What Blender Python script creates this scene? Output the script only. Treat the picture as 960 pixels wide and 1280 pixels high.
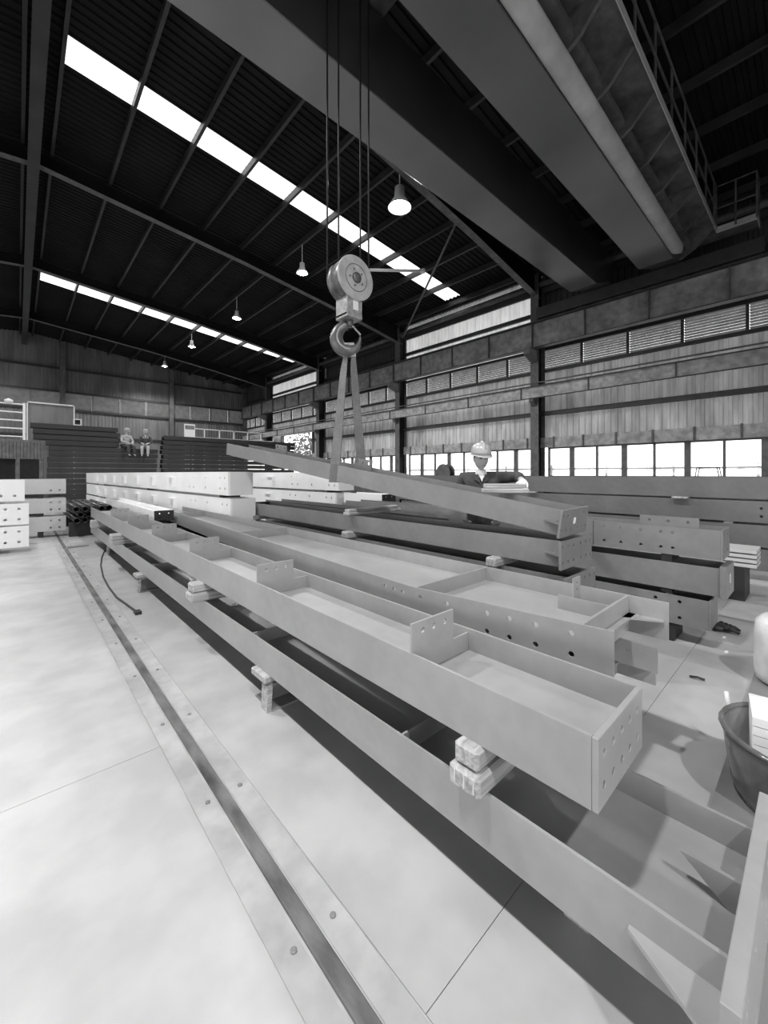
import bpy, bmesh, math, random
from mathutils import Vector, Matrix
R = math.radians
random.seed(7)
for o in list(bpy.data.objects): bpy.data.objects.remove(o)
scn = bpy.context.scene
C = scn.collection

# ------------------------------------------------------------------ camera, sky, exposure
TH = R(42.49)                     # hall axis is +Y, the camera is turned this far to the right of it
cam_d = bpy.data.cameras.new('camera'); cam = bpy.data.objects.new('camera', cam_d); C.objects.link(cam)
cam.location = (0, 0, 1.5); cam.rotation_euler = (R(90), 0, -TH)
cam_d.sensor_fit = 'VERTICAL'; cam_d.sensor_height = 36.0; cam_d.lens = 500/1280*36.0
cam_d.shift_y = -48/1280; cam_d.clip_start = 0.02; cam_d.clip_end = 400
scn.camera = cam
scn.view_settings.view_transform = 'Standard'; scn.view_settings.look = 'None'
scn.view_settings.gamma = 1.0; scn.view_settings.use_curve_mapping = False
scn.view_settings.exposure = 0.6
wd = bpy.data.worlds.new('overcast_sky'); scn.world = wd; wd.use_nodes = True
bg = wd.node_tree.nodes['Background']; bg.inputs['Color'].default_value = (1, 1, 1, 1); bg.inputs['Strength'].default_value = 2.2

# ------------------------------------------------------------------ materials (all greys)
MATS = {}
def mat(name, v, rough=.5, metal=0., nscale=3., amp=.15, bump=0., nscale2=None, amp2=0., stretch=None, spec=.5, trans=0., coat=0.):
    m = bpy.data.materials.new(name); m.use_nodes = True; nt = m.node_tree; N = nt.nodes; L = nt.links
    p = N['Principled BSDF']; out = N['Material Output']
    tc = N.new('ShaderNodeTexCoord'); mp = N.new('ShaderNodeMapping'); L.new(tc.outputs['Object'], mp.inputs['Vector'])
    if stretch: mp.inputs['Scale'].default_value = stretch
    n1 = N.new('ShaderNodeTexNoise'); n1.inputs['Scale'].default_value = nscale; n1.inputs['Detail'].default_value = 6
    L.new(mp.outputs[0], n1.inputs['Vector'])
    mr = N.new('ShaderNodeMapRange'); mr.inputs[1].default_value = .3; mr.inputs[2].default_value = .7
    mr.inputs[3].default_value = v*(1-amp); mr.inputs[4].default_value = v*(1+amp)
    L.new(n1.outputs[0], mr.inputs[0]); last = mr.outputs[0]
    if nscale2:
        n2 = N.new('ShaderNodeTexNoise'); n2.inputs['Scale'].default_value = nscale2; n2.inputs['Detail'].default_value = 4
        L.new(mp.outputs[0], n2.inputs['Vector'])
        m2 = N.new('ShaderNodeMapRange'); m2.inputs[1].default_value = .38; m2.inputs[2].default_value = .62
        m2.inputs[3].default_value = 1-amp2; m2.inputs[4].default_value = 1
        L.new(n2.outputs[0], m2.inputs[0])
        mu = N.new('ShaderNodeMath'); mu.operation = 'MULTIPLY'; L.new(last, mu.inputs[0]); L.new(m2.outputs[0], mu.inputs[1]); last = mu.outputs[0]
    L.new(last, p.inputs['Base Color'])
    p.inputs['Roughness'].default_value = rough; p.inputs['Metallic'].default_value = metal
    p.inputs['Specular IOR Level'].default_value = spec
    if coat: p.inputs['Coat Weight'].default_value = coat
    if bump:
        b = N.new('ShaderNodeBump'); b.inputs['Strength'].default_value = bump; b.inputs['Distance'].default_value = .02
        L.new(n1.outputs[0], b.inputs['Height']); L.new(b.outputs[0], p.inputs['Normal'])
    if trans:
        t = N.new('ShaderNodeBsdfTranslucent'); L.new(last, t.inputs['Color'])
        mx = N.new('ShaderNodeMixShader'); mx.inputs[0].default_value = trans
        L.new(p.outputs[0], mx.inputs[1]); L.new(t.outputs[0], mx.inputs[2]); L.new(mx.outputs[0], out.inputs['Surface'])
    MATS[name] = m; return m
def emit(name, v, s):
    m = bpy.data.materials.new(name); m.use_nodes = True; N = m.node_tree.nodes; p = N['Principled BSDF']
    p.inputs['Base Color'].default_value = (v, v, v, 1); p.inputs['Emission Color'].default_value = (1, 1, 1, 1); p.inputs['Emission Strength'].default_value = s
    MATS[name] = m
def glass(name, tr, gl, rough=.05, mixf=.12):
    m = bpy.data.materials.new(name); m.use_nodes = True; nt = m.node_tree; N = nt.nodes; L = nt.links
    out = N['Material Output']; N.remove(N['Principled BSDF'])
    t = N.new('ShaderNodeBsdfTransparent'); t.inputs[0].default_value = (tr, tr, tr, 1)
    g = N.new('ShaderNodeBsdfGlossy'); g.inputs['Color'].default_value = (gl, gl, gl, 1); g.inputs['Roughness'].default_value = rough
    x = N.new('ShaderNodeMixShader'); x.inputs[0].default_value = mixf
    L.new(t.outputs[0], x.inputs[1]); L.new(g.outputs[0], x.inputs[2]); L.new(x.outputs[0], out.inputs[0]); MATS[name] = m
mat('concrete', .44, .36, nscale=.7, amp=.13, bump=.10, nscale2=3.2, amp2=.16, spec=.4)
mat('track_concrete', .42, .42, nscale=2.6, amp=.18, bump=.06, nscale2=9, amp2=.15)
mat('rail_steel', .13, .5, metal=.2, nscale=14, amp=.65, bump=.3, stretch=(1, .3, 1))
mat('ground', .35, .9, nscale=.5)
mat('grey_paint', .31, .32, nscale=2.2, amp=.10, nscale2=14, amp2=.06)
mat('grey_paint_shaded', .19, .34, nscale=2.2, amp=.12, nscale2=14, amp2=.08)  # beam grey darkened: weaker light on piles C and D put into the colour
mat('frp_sheet', .75, .5, nscale=.9, amp=.12, nscale2=4, amp2=.15, stretch=(1, 1, .25), trans=.33)
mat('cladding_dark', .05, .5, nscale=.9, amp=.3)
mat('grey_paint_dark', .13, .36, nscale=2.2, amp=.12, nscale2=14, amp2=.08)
mat('white_paint', .82, .5, nscale=2, amp=.05)
mat('pale_paint', .5, .5, nscale=2, amp=.08)
mat('stack_paint', .028, .5, nscale=1.5, amp=.25)
mat('end_dark', .018, .6, nscale=6, amp=.3)
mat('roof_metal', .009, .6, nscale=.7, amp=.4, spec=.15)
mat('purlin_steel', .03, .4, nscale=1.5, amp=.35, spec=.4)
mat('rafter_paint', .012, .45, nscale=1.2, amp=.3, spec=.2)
mat('column_paint', .11, .5, nscale=2, amp=.3, nscale2=8, amp2=.25)
mat('girder_paint', .27, .5, nscale=1.6, amp=.35, nscale2=5, amp2=.35)
mat('pale_channel', .4, .5, nscale=2.2, amp=.25, nscale2=6, amp2=.35)
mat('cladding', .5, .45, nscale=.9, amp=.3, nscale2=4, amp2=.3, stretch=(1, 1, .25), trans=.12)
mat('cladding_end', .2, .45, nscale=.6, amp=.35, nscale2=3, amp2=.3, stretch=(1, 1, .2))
mat('louver_metal', .26, .4, nscale=4, amp=.2)
mat('dark_steel', .03, .5, nscale=4, amp=.3)
mat('crane_paint', .05, .3, nscale=1.3, amp=.25, bump=.08, spec=1., coat=1.)
MATS['crane_paint'].node_tree.nodes['Principled BSDF'].inputs['Coat Roughness'].default_value = .25
mat('crane_pipe', .42, .38, nscale=3, amp=.2)
mat('crane_deck', .11, .5, nscale=2.5, amp=.35, nscale2=8, amp2=.3)
mat('rope_wire', .02, .5, nscale=60, amp=.3)
mat('hook_paint', .35, .4, nscale=9, amp=.35, nscale2=25, amp2=.3)
mat('hook_disc', .5, .42, nscale=5, amp=.1, nscale2=12, amp2=.2)
mat('hook_steel', .14, .35, metal=.3, nscale=10, amp=.4)
mat('sling_web', .19, .85, nscale=70, amp=.2, bump=.3, nscale2=6, amp2=.2)
mat('sling_cover', .42, .85, nscale=22, amp=.2, bump=.2)
mat('timber', .42, .75, nscale=7, amp=.28, bump=.3, stretch=(.25, 5, 5), nscale2=16, amp2=.3)
mat('timber_end', .52, .8, nscale=18, amp=.3, bump=.2)
mat('cloth_dark', .06, .9, nscale=12, amp=.3, bump=.2)
mat('cloth_navy', .045, .85, nscale=9, amp=.4, bump=.25)
mat('skin', .44, .5, nscale=8, amp=.06)
mat('hair', .012, .7, nscale=40)
mat('helmet_paint', .36, .28, nscale=6, amp=.06)
mat('glove_knit', .75, .9, nscale=50, amp=.15, bump=.3)
mat('shirt_white', .7, .85)
mat('eye_dark', .01, .3)
mat('rubber', .015, .5)
mat('plastic_white', .7, .32, nscale=5, amp=.12, nscale2=12, amp2=.12)
mat('plastic_dark', .03, .3)
mat('paper', .8, .7, nscale=20, amp=.05, stretch=(1, 1, 12))
mat('tub_plastic', .12, .12, nscale=5, amp=.5, spec=.8)
mat('plate_steel', .2, .5, nscale=3, amp=.25)
mat('leaf', .16, .6, nscale=3, amp=.4)
mat('sticker', .85, .5, amp=.02)
mat('frame_white', .75, .45, amp=.05)
mat('far_building', .7, .8, nscale=.6, amp=.1)
emit('lamp_bulb', .9, 60.0)
glass('window_glass', .92, .8)
glass('skylight_sheet', .62, .7, .4, .05)

# ------------------------------------------------------------------ mesh helpers
class MB:
    def __init__(s): s.v = []; s.f = []
    def add(s, vs, fs):
        n = len(s.v); s.v += [tuple(v) for v in vs]; s.f += [tuple(i+n for i in f) for f in fs]; return s
    def box(s, x0, x1, y0, y1, z0, z1):
        return s.add([(x0,y0,z0),(x1,y0,z0),(x1,y1,z0),(x0,y1,z0),(x0,y0,z1),(x1,y0,z1),(x1,y1,z1),(x0,y1,z1)],
                     [(0,3,2,1),(4,5,6,7),(0,1,5,4),(1,2,6,5),(2,3,7,6),(3,0,4,7)])
    def hexa(s, b, t):          # bottom quad, top quad
        return s.add(list(b)+list(t), [(0,3,2,1),(4,5,6,7),(0,1,5,4),(1,2,6,5),(2,3,7,6),(3,0,4,7)])
    def prism(s, poly, fn, d0, d1):   # poly in 2D, fn(u,v,d) -> xyz
        n = len(poly)
        vs = [fn(u, v, d0) for u, v in poly]+[fn(u, v, d1) for u, v in poly]
        fs = [tuple(range(n-1, -1, -1)), tuple(range(n, 2*n))]+[(i, (i+1) % n, n+(i+1) % n, n+i) for i in range(n)]
        return s.add(vs, fs)
    def tube(s, pts, r, n=8, cap=True):
        pts = [Vector(p) for p in pts]; rr = r if isinstance(r, (list, tuple)) else [r]*len(pts)
        vs = []; up = None
        for i, p in enumerate(pts):
            a = pts[max(i-1, 0)]; b = pts[min(i+1, len(pts)-1)]; t = (b-a).normalized()
            if up is None: up = Vector((0, 0, 1)) if abs(t.z) < .9 else Vector((1, 0, 0))
            x = t.cross(up).normalized(); y = x.cross(t).normalized(); up = y
            for k in range(n):
                an = 2*math.pi*k/n; vs.append(p+x*math.cos(an)*rr[i]+y*math.sin(an)*rr[i])
        fs = []
        for i in range(len(pts)-1):
            for k in range(n): fs.append((i*n+k, i*n+(k+1) % n, (i+1)*n+(k+1) % n, (i+1)*n+k))
        if cap: fs += [tuple(range(n-1, -1, -1)), tuple((len(pts)-1)*n+k for k in range(n))]
        return s.add(vs, fs)
    def lathe(s, prof, n=24, fn=lambda x, y, z: (x, y, z)):   # prof [(r,z)]
        vs = []; fs = []
        for r, z in prof:
            for k in range(n): a = 2*math.pi*k/n; vs.append(fn(r*math.cos(a), r*math.sin(a), z))
        for i in range(len(prof)-1):
            for k in range(n): fs.append((i*n+k, i*n+(k+1) % n, (i+1)*n+(k+1) % n, (i+1)*n+k))
        fs.append(tuple(range(n-1, -1, -1))); fs.append(tuple((len(prof)-1)*n+k for k in range(n)))
        return s.add(vs, fs)
    def mesh(s, name, m, smooth=False):
        me = bpy.data.meshes.new(name); me.from_pydata(s.v, [], s.f)
        bm = bmesh.new(); bm.from_mesh(me); bmesh.ops.recalc_face_normals(bm, faces=bm.faces[:]); bm.to_mesh(me); bm.free()
        me.materials.append(MATS[m])
        if smooth:
            for p in me.polygons: p.use_smooth = True
        me.update(); return me
    def build(s, name, m, parent=None, smooth=False, bevel=0):
        return link(name, s.mesh(name, m, smooth), parent, bevel)
def link(name, me, parent=None, bevel=0):
    o = bpy.data.objects.new(name, me); C.objects.link(o); o.parent = parent
    if bevel:
        b = o.modifiers.new('bevel', 'BEVEL'); b.width = bevel; b.segments = 1; b.limit_method = 'ANGLE'; b.angle_limit = R(50)
    return o
def plate_mesh(name, m, poly, holes, t, fn, n=10):
    """flat plate with real round holes; poly/holes in (u,v), thickness along d in 0..t, fn(u,v,d)->xyz"""
    bm = bmesh.new(); loops = [list(poly)]
    for (hu, hv, hr) in holes: loops.append([(hu+hr*math.cos(2*math.pi*k/n), hv+hr*math.sin(2*math.pi*k/n)) for k in range(n)])
    es = []
    for lp in loops:
        vs = [bm.verts.new((u, v, 0)) for u, v in lp]
        es += [bm.edges.new((vs[i], vs[(i+1) % len(vs)])) for i in range(len(vs))]
    bmesh.ops.triangle_fill(bm, use_beauty=True, use_dissolve=False, edges=es, normal=(0, 0, 1))
    bm.verts.index_update(); fl = [[v.index for v in f.verts] for f in bm.faces]; vl = [(v.co.x, v.co.y) for v in bm.verts]; bm.free()
    nv = len(vl); mb = MB()
    fs = [tuple(f) for f in fl]+[tuple(i+nv for i in reversed(f)) for f in fl]
    b = 0
    for lp in loops:
        k = len(lp)
        for i in range(k): fs.append((b+i, b+(i+1) % k, nv+b+(i+1) % k, nv+b+i))
        b += k
    mb.add([fn(u, v, 0) for u, v in vl]+[fn(u, v, t) for u, v in vl], fs)
    return mb.mesh(name, m)
def tag(o, label, cat, group=None):
    o['label'] = label; o['category'] = cat
    if group: o['group'] = group
    return o
def thing(name, label, cat, loc=(0, 0, 0), rot=(0, 0, 0), group=None):
    o = bpy.data.objects.new(name, None); C.objects.link(o); o.location = loc; o.rotation_euler = rot; o.empty_display_size = .1
    return tag(o, label, cat, group)
def struct(o): o['kind'] = 'structure'; return o
def dup(root, loc, rot=None, label=None, group=None):
    r = root.copy(); C.objects.link(r); r.location = loc
    if rot is not None: r.rotation_euler = rot
    if label: r['label'] = label
    if group: r['group'] = group
    for ch in list(root.children):
        c = ch.copy(); C.objects.link(c); c.parent = r
        for g in ch.children: d = g.copy(); C.objects.link(d); d.parent = c
    return r
def corr(u0, u1, pitch=.2, depth=.03):
    out = []; u = u0
    while u < u1-1e-6:
        for du, h in ((0, 0), (.45, 0), (.55, 1), (.9, 1)):
            uu = u+du*pitch
            if uu <= u1: out.append((uu, h*depth))
        u += pitch
    out.append((u1, 0)); return out
def sheet(name, m, parent, prof, pa, pb):
    """corrugated sheet; pa(u,h), pb(u,h) give the two end points for each profile point"""
    mb = MB(); n = len(prof)
    vs = [pa(u, h) for u, h in prof]+[pb(u, h) for u, h in prof]
    mb.add(vs, [(i, i+1, n+i+1, n+i) for i in range(n-1)])
    return mb.build(name, m, parent)

# ================================================================== SETTING
W = 14.2; YB = -8.0; YE = 32.8; XL = -13.4; RIDGE = .4; EAVE = 8.75; SL = .103
def roofz(x): return EAVE+SL*(W-x) if x >= RIDGE else EAVE+SL*(W-RIDGE)-SL*(RIDGE-x)
COLS = (-.1, 6.9, 13.9, 20.9, 27.9)

ground = struct(MB().box(-90, 110, -80, 140, -.3, -.08).build('ground', 'ground'))
floor = struct(MB().box(XL, W, YB, YE, -.12, -.005).build('floor', 'track_concrete'))
def slabs(x0, x1, ystart, step):
    y = ystart
    while y > YB: y -= step
    while y < YE:
        a = max(y, YB); b = min(y+step, YE)
        MB().box(x0+.002, x1-.002, a+.0015, b-.0015, -.04, 0).build('slab', 'concrete', floor); y += step
slabs(XL, -4.2, 2.45, 6); slabs(-4.2, .577, 2.45, 6); slabs(.834, 5.5, .74, 6); slabs(5.5, W, .74, 6)

# floor rail set in its own strip
rt = thing('floor_rail', 'worn steel rail set flush in a narrow concrete strip along the floor', 'rail', (.705, 0, 0))
MB().box(-.125, -.036, YB, 14, -.04, -.002).build('strip', 'track_concrete', rt)
MB().box(.036, .126, YB, 14, -.04, -.002).build('strip', 'track_concrete', rt)
MB().box(-.026, .026, YB, 14, -.05, .010).build('rail_head', 'rail_steel', rt, bevel=.004)
for k in range(16):
    for x in (-.065, .085):
        MB().lathe([(.011, -.003), (.011, .002), (.007, .005), (.001, .005)], 8, lambda a, b, c, x=x, k=k: (x+a, .35+.77*k+b, c)).build('bolt', 'plate_steel', rt)

# ---- right wall
wall = struct(MB().box(W+.02, W+.12, YB, YE, -.1, 1.32).build('wall_right', 'column_paint'))
def wsheet(y0, y1, z0, z1, m='cladding'):
    return sheet('cladding_sheet', m, wall, corr(y0, y1, .2, .035), lambda u, h: (W-h+.03, u, z0), lambda u, h: (W-h+.03, u, z1))
edges = [YB]+[c for c in COLS]+[YE]
for i in range(len(edges)-1):
    a, b = edges[i], edges[i+1]
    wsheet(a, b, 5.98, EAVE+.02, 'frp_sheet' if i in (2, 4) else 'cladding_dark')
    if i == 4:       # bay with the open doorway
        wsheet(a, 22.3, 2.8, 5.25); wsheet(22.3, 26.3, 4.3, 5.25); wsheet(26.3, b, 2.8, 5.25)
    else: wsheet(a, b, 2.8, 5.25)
    # louvre panels
    n = 5; pw = (b-a)/n
    for k in range(n):
        l0, l1 = a+k*pw, a+(k+1)*pw; mb = MB()
        for j in range(9):
            z = 5.35+j*.078; mb.hexa([(W-.03, l0+.04, z), (W-.03, l1-.04, z), (W-.022, l1-.04, z+.006), (W-.022, l0+.04, z+.006)],
                                     [(W+.05, l0+.04, z-.049), (W+.05, l1-.04, z-.049), (W+.058, l1-.04, z-.043), (W+.058, l0+.04, z-.043)])
        mb.build('louver_slats', 'louver_metal', wall)
        MB().box(W-.06, W+.02, l0-.035, l0+.035, 5.22, 6.0).build('louver_mullion', 'dark_steel', wall)
    for z, hh, xx, m in ((6.0, .05, .1, 'dark_steel'), (5.22, .05, .1, 'dark_steel'), (7.35, .07, .12, 'dark_steel'), (3.67, .07, .2, 'dark_steel')):
        if i == 4 and z < 4: 
            MB().box(W-xx, W-.005, a, 22.2, z-hh, z+hh).build('girt', m, wall); MB().box(W-xx, W-.005, 26.4, b, z-hh, z+hh).build('girt', m, wall)
        else: MB().box(W-xx, W-.005, a, b, z-hh, z+hh).build('girt', m, wall)
# lintel band with brackets, and low wall top
lint = struct(MB().box(W-.16, W+.05, YB, 22.2, 2.44, 2.8).build('trim_1', 'pale_channel'))
y = -7.6
while y < 22: MB().box(W-.2, W-.155, y-.025, y+.025, 2.44, 2.82).build('lintel_stiffener', 'column_paint', lint); y += 1.0
struct(MB().box(W-.06, W+.14, YB, 22.2, 1.32, 1.38).build('trim_2', 'column_paint'))
# windows, one per bay
wn = 1
for i in range(4):
    a, b = edges[i]+.25, min(edges[i+1]-.25, 40)
    win = struct(MB().box(W+.0, W+.06, a, b, 1.38, 1.43).build('window_%d' % wn, 'column_paint')); wn += 1
    MB().box(W+.0, W+.06, a, b, 2.39, 2.44).build('head_frame', 'column_paint', win)
    MB().box(W+.02, W+.04, a, b, 1.66, 1.69).build('glazing_bar', 'pale_channel', win)
    n = 8; pw = (b-a)/n
    for k in range(n+1):
        yy = a+k*pw; wd2 = .075 if k % 2 else .03
        MB().box(W-.02, W+.07, yy-wd2, yy+wd2, 1.38, 2.44).build('mullion', 'column_paint', win)
        if k < n: MB().box(W+.025, W+.033, yy+.03, yy+pw-.03, 1.40, 2.42).build('pane', 'window_glass', win)
# doorway frame
dr = struct(MB().box(W-.12, W+.1, 22.2, 26.4, 4.22, 4.36).build('door_1', 'pale_channel'))
for yy in (22.2, 26.3): MB().box(W-.12, W+.1, yy, yy+.12, 0, 4.22).build('door_jamb', 'column_paint', dr)

# ---- the other long wall and the end wall behind the viewer (window band and a wide open doorway)
wl = struct(MB().box(XL-.12, XL-.02, YB, YE, -.1, .25).build('wall_left', 'column_paint'))
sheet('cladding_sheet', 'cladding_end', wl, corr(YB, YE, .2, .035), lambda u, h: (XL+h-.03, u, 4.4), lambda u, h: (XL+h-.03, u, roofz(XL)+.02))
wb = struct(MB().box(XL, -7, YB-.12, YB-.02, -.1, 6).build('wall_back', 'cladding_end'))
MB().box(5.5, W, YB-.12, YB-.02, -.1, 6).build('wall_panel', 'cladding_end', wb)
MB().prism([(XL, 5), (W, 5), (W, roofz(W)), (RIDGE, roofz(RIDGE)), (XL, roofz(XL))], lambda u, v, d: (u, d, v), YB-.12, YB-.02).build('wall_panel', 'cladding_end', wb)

# ---- far end wall
we = struct(MB().box(XL, W, YE+.05, YE+.15, -.1, .6).build('wall_end', 'column_paint'))
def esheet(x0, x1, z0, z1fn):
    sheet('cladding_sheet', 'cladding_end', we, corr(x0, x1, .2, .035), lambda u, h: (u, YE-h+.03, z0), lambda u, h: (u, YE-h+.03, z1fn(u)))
ecols = (-10.5, -4.2, 2.1, 8.4, 14.0)
eb = [XL]+list(ecols[:-1])+[W]
for i in range(len(eb)-1):
    a, b = eb[i], eb[i+1]
    esheet(a, b, .6, lambda u: 5.6); 
    esheet(a, RIDGE if a < RIDGE < b else b, 6.7, lambda u: roofz(u)+.02)
    if a < RIDGE < b: esheet(RIDGE, b, 6.7, lambda u: roofz(u)+.02)
    n = 4; pw = (b-a)/n
    for k in range(n):
        l0, l1 = a+k*pw, a+(k+1)*pw; mb = MB()
        for j in range(10):
            z = 5.72+j*.108; mb.hexa([(l0+.05, YE-.03, z), (l1-.05, YE-.03, z), (l1-.05, YE-.02, z+.006), (l0+.05, YE-.02, z+.006)],
                                     [(l0+.05, YE+.05, z-.1), (l1-.05, YE+.05, z-.1), (l1-.05, YE+.06, z-.094), (l0+.05, YE+.06, z-.094)])
        mb.build('louver_slats', 'louver_metal', we)
        MB().box(l0-.05, l0+.05, YE-.08, YE, 5.55, 6.75).build('louver_mullion', 'cladding_end', we)
    for z in (5.58, 6.72, 8.2, 3.9): MB().box(a, b, YE-.14, YE-.01, z-.06, z+.06).build('girt', 'dark_steel', we)
for x in ecols:
    c = tag(MB().box(x-.14, x+.14, YE-.45, YE-.14, 0, roofz(x)-.15).build('end_wall_post', 'column_paint'), 'tall dark steel post standing against the far end wall', 'post', 'posts of the far end wall')

# ---- roof
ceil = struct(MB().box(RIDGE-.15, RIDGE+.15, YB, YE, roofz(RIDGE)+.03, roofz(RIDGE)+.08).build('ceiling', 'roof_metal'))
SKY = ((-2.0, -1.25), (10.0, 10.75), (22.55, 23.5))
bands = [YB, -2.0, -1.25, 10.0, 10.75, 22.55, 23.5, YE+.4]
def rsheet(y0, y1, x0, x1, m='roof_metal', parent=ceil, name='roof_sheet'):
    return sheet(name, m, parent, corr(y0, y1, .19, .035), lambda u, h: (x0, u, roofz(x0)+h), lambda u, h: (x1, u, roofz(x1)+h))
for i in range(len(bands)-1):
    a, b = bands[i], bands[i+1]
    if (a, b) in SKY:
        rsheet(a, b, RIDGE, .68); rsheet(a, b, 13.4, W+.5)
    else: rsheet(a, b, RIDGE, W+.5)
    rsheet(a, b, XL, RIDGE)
PX = [.68+1.29*k for k in range(11)]
for n, (a, b) in enumerate(SKY):
    sk = struct(MB().box(.66, 13.42, a-.03, a, roofz(7)-.2, roofz(7)-.19).build('window_%d' % wn, 'purlin_steel')); wn += 1
    sk.data = MB().hexa([(.66, a-.02, roofz(.66)-.01), (13.42, a-.02, roofz(13.42)-.01), (13.42, a, roofz(13.42)-.01), (.66, a, roofz(.66)-.01)],
                        [(.66, a-.02, roofz(.66)), (13.42, a-.02, roofz(13.42)), (13.42, a, roofz(13.42)), (.66, a, roofz(.66))]).mesh('skylight_edge', 'purlin_steel')
    for k in range(10):
        x0, x1 = PX[k], min(PX[k+1], 13.4)
        if x1 > x0: rsheet(a, b, x0, x1, 'skylight_sheet', sk, 'pane')
for k, x in enumerate(PX+[13.85]):
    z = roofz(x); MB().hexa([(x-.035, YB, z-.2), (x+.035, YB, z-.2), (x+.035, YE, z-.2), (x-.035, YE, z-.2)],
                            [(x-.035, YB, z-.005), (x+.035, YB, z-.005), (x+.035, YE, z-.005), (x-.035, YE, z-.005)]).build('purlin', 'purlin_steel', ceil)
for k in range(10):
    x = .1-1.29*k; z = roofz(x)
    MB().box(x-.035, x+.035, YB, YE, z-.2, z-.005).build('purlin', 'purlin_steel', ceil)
rb = thing('ridge_beam', 'broad dark steel beam running along the ridge under the roof', 'beam', (RIDGE-.1, 0, 9.35))
MB().box(-.12, .12, YB, YE-.1, 0, .02).build('flange', 'purlin_steel', rb)
MB().box(-.012, .012, YB, YE-.1, .02, .62).build('web', 'rafter_paint', rb)

# rafters and columns
def rafter(y, label):
    t = thing('roof_rafter', label, 'rafter', (0, y, 0))
    def dep(x):
        if x >= RIDGE: return .38+.35*max(0, (x-8)/5.6)
        return .38
    xs = [XL, -4, RIDGE, 6, 10, 13.9]
    top = [(x, roofz(x)-.2) for x in xs]; bot = [(x, roofz(x)-.2-dep(x)) for x in xs]
    mb = MB()
    for i in range(len(xs)-1):
        q = [bot[i], bot[i+1], top[i+1], top[i]]
        mb.prism(q, lambda u, v, d: (u, d, v), -.006, .006)
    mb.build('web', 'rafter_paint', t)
    for nm, ln in (('bottom_flange', bot), ('top_flange', top)):
        mb = MB()
        for i in range(len(xs)-1):
            (xa, za), (xb, zb) = ln[i], ln[i+1]
            mb.hexa([(xa, -.11, za-.014), (xb, -.11, zb-.014), (xb, .11, zb-.014), (xa, .11, za-.014)], [(xa, -.11, za), (xb, -.11, zb), (xb, .11, zb), (xa, .11, za)])
        mb.build(nm, 'column_paint' if nm == 'bottom_flange' else 'rafter_paint', t)
    for x in (3.2, 6.6, 10, 12.2):
        MB().box(x-.006, x+.006, -.1, .1, roofz(x)-.2-dep(x), roofz(x)-.21).build('stiffener', 'rafter_paint', t)
    return t
rl = ['steel roof rafter above the crane walkway', 'steel roof rafter partly hidden by the crane box girder', 'steel roof rafter just beyond the wide skylight strip', 'steel roof rafter just before the narrow distant skylight strip', 'steel roof rafter nearest the far end wall']
for y, l in zip(COLS, rl): rafter(y, l)
cl = ['wall column behind the crane end platform', 'wall column beside the long window band, behind the worker', 'wall column behind the hook and slings', 'wall column beside the bright open doorway', 'wall column closest to the far end wall']
for y, l in zip(COLS, cl):
    t = thing('steel_column', 'steel '+l, 'column', (13.85, y, 0))
    H = EAVE-.1
    MB().box(-.25, -.235, -.15, .15, 0, H).build('flange', 'column_paint', t); MB().box(.235, .25, -.15, .15, 0, H).build('flange', 'column_paint', t)
    MB().box(-.235, .235, -.008, .008, 0, H).build('web', 'rafter_paint', t)
    MB().prism([(-.25, 5.45), (-.25, 5.86), (-.8, 5.86), (-.8, 5.66)], lambda u, v, d: (u, d, v), -.12, .12).build('corbel', 'column_paint', t)
    MB().prism([(-.25, 3.9), (-.25, 4.16), (-.5, 4.16), (-.5, 4.05)], lambda u, v, d: (u, d, v), -.08, .08).build('corbel', 'column_paint', t)
# ---- crane runway girder and lower channel
rg = thing('crane_runway_girder', 'deep stained steel girder carried on the wall columns under the crane', 'girder', (13.3, 0, 5.86))
MB().box(-.006, .006, YB, 31.5, .02, .86).build('web', 'girder_paint', rg)
MB().box(-.15, .15, YB, 31.5, .86, .885).build('top_flange', 'dark_steel', rg); MB().box(-.13, .13, YB, 31.5, 0, .02).build('bottom_flange', 'dark_steel', rg)
MB().box(-.03, .03, YB, 31.5, .885, .95).build('crane_rail', 'rail_steel', rg)
y = -7.2
while y < 31.4: MB().box(-.1, -.006, y-.012, y+.012, .02, .86).build('stiffener', 'column_paint', rg); y += 1.75
ch = thing('wall_channel', 'pale steel channel running along the columns below the louvres', 'channel', (13.42, 0, 4.16))
MB().box(-.006, .006, YB, 31.5, .0, .4).build('web', 'pale_channel', ch)
MB().box(-.1, .0, YB, 31.5, .4, .415).build('flange', 'dark_steel', ch); MB().box(-.1, .0, YB, 31.5, -.015, 0).build('flange', 'dark_steel', ch)
MB().tube([(-.12, YB, .5), (-.12, 31.5, .5)], .025, 8).build('conduit', 'column_paint', ch)
y = -6.5
while y < 31: MB().box(-.06, -.006, y-.015, y+.015, 0, .4).build('stiffener', 'column_paint', ch); y += 2.3
for a, b, lb in zip(COLS[:-1], COLS[1:], ('above the crane end platform', 'above the worker', 'behind the hook block', 'above the open doorway')):
    eg = thing('eave_beam', 'double steel eave beam under the roof edge '+lb, 'beam', (13.8, (a+b)/2, 8.0)); hl = (b-a)/2-.17
    MB().tube([(-.12, -hl, .2), (-.12, hl, .2)], .1, 10).build('tube', 'column_paint', eg, True); MB().box(.05, .12, -hl, hl, -.05, .42).build('plate', 'dark_steel', eg)

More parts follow.
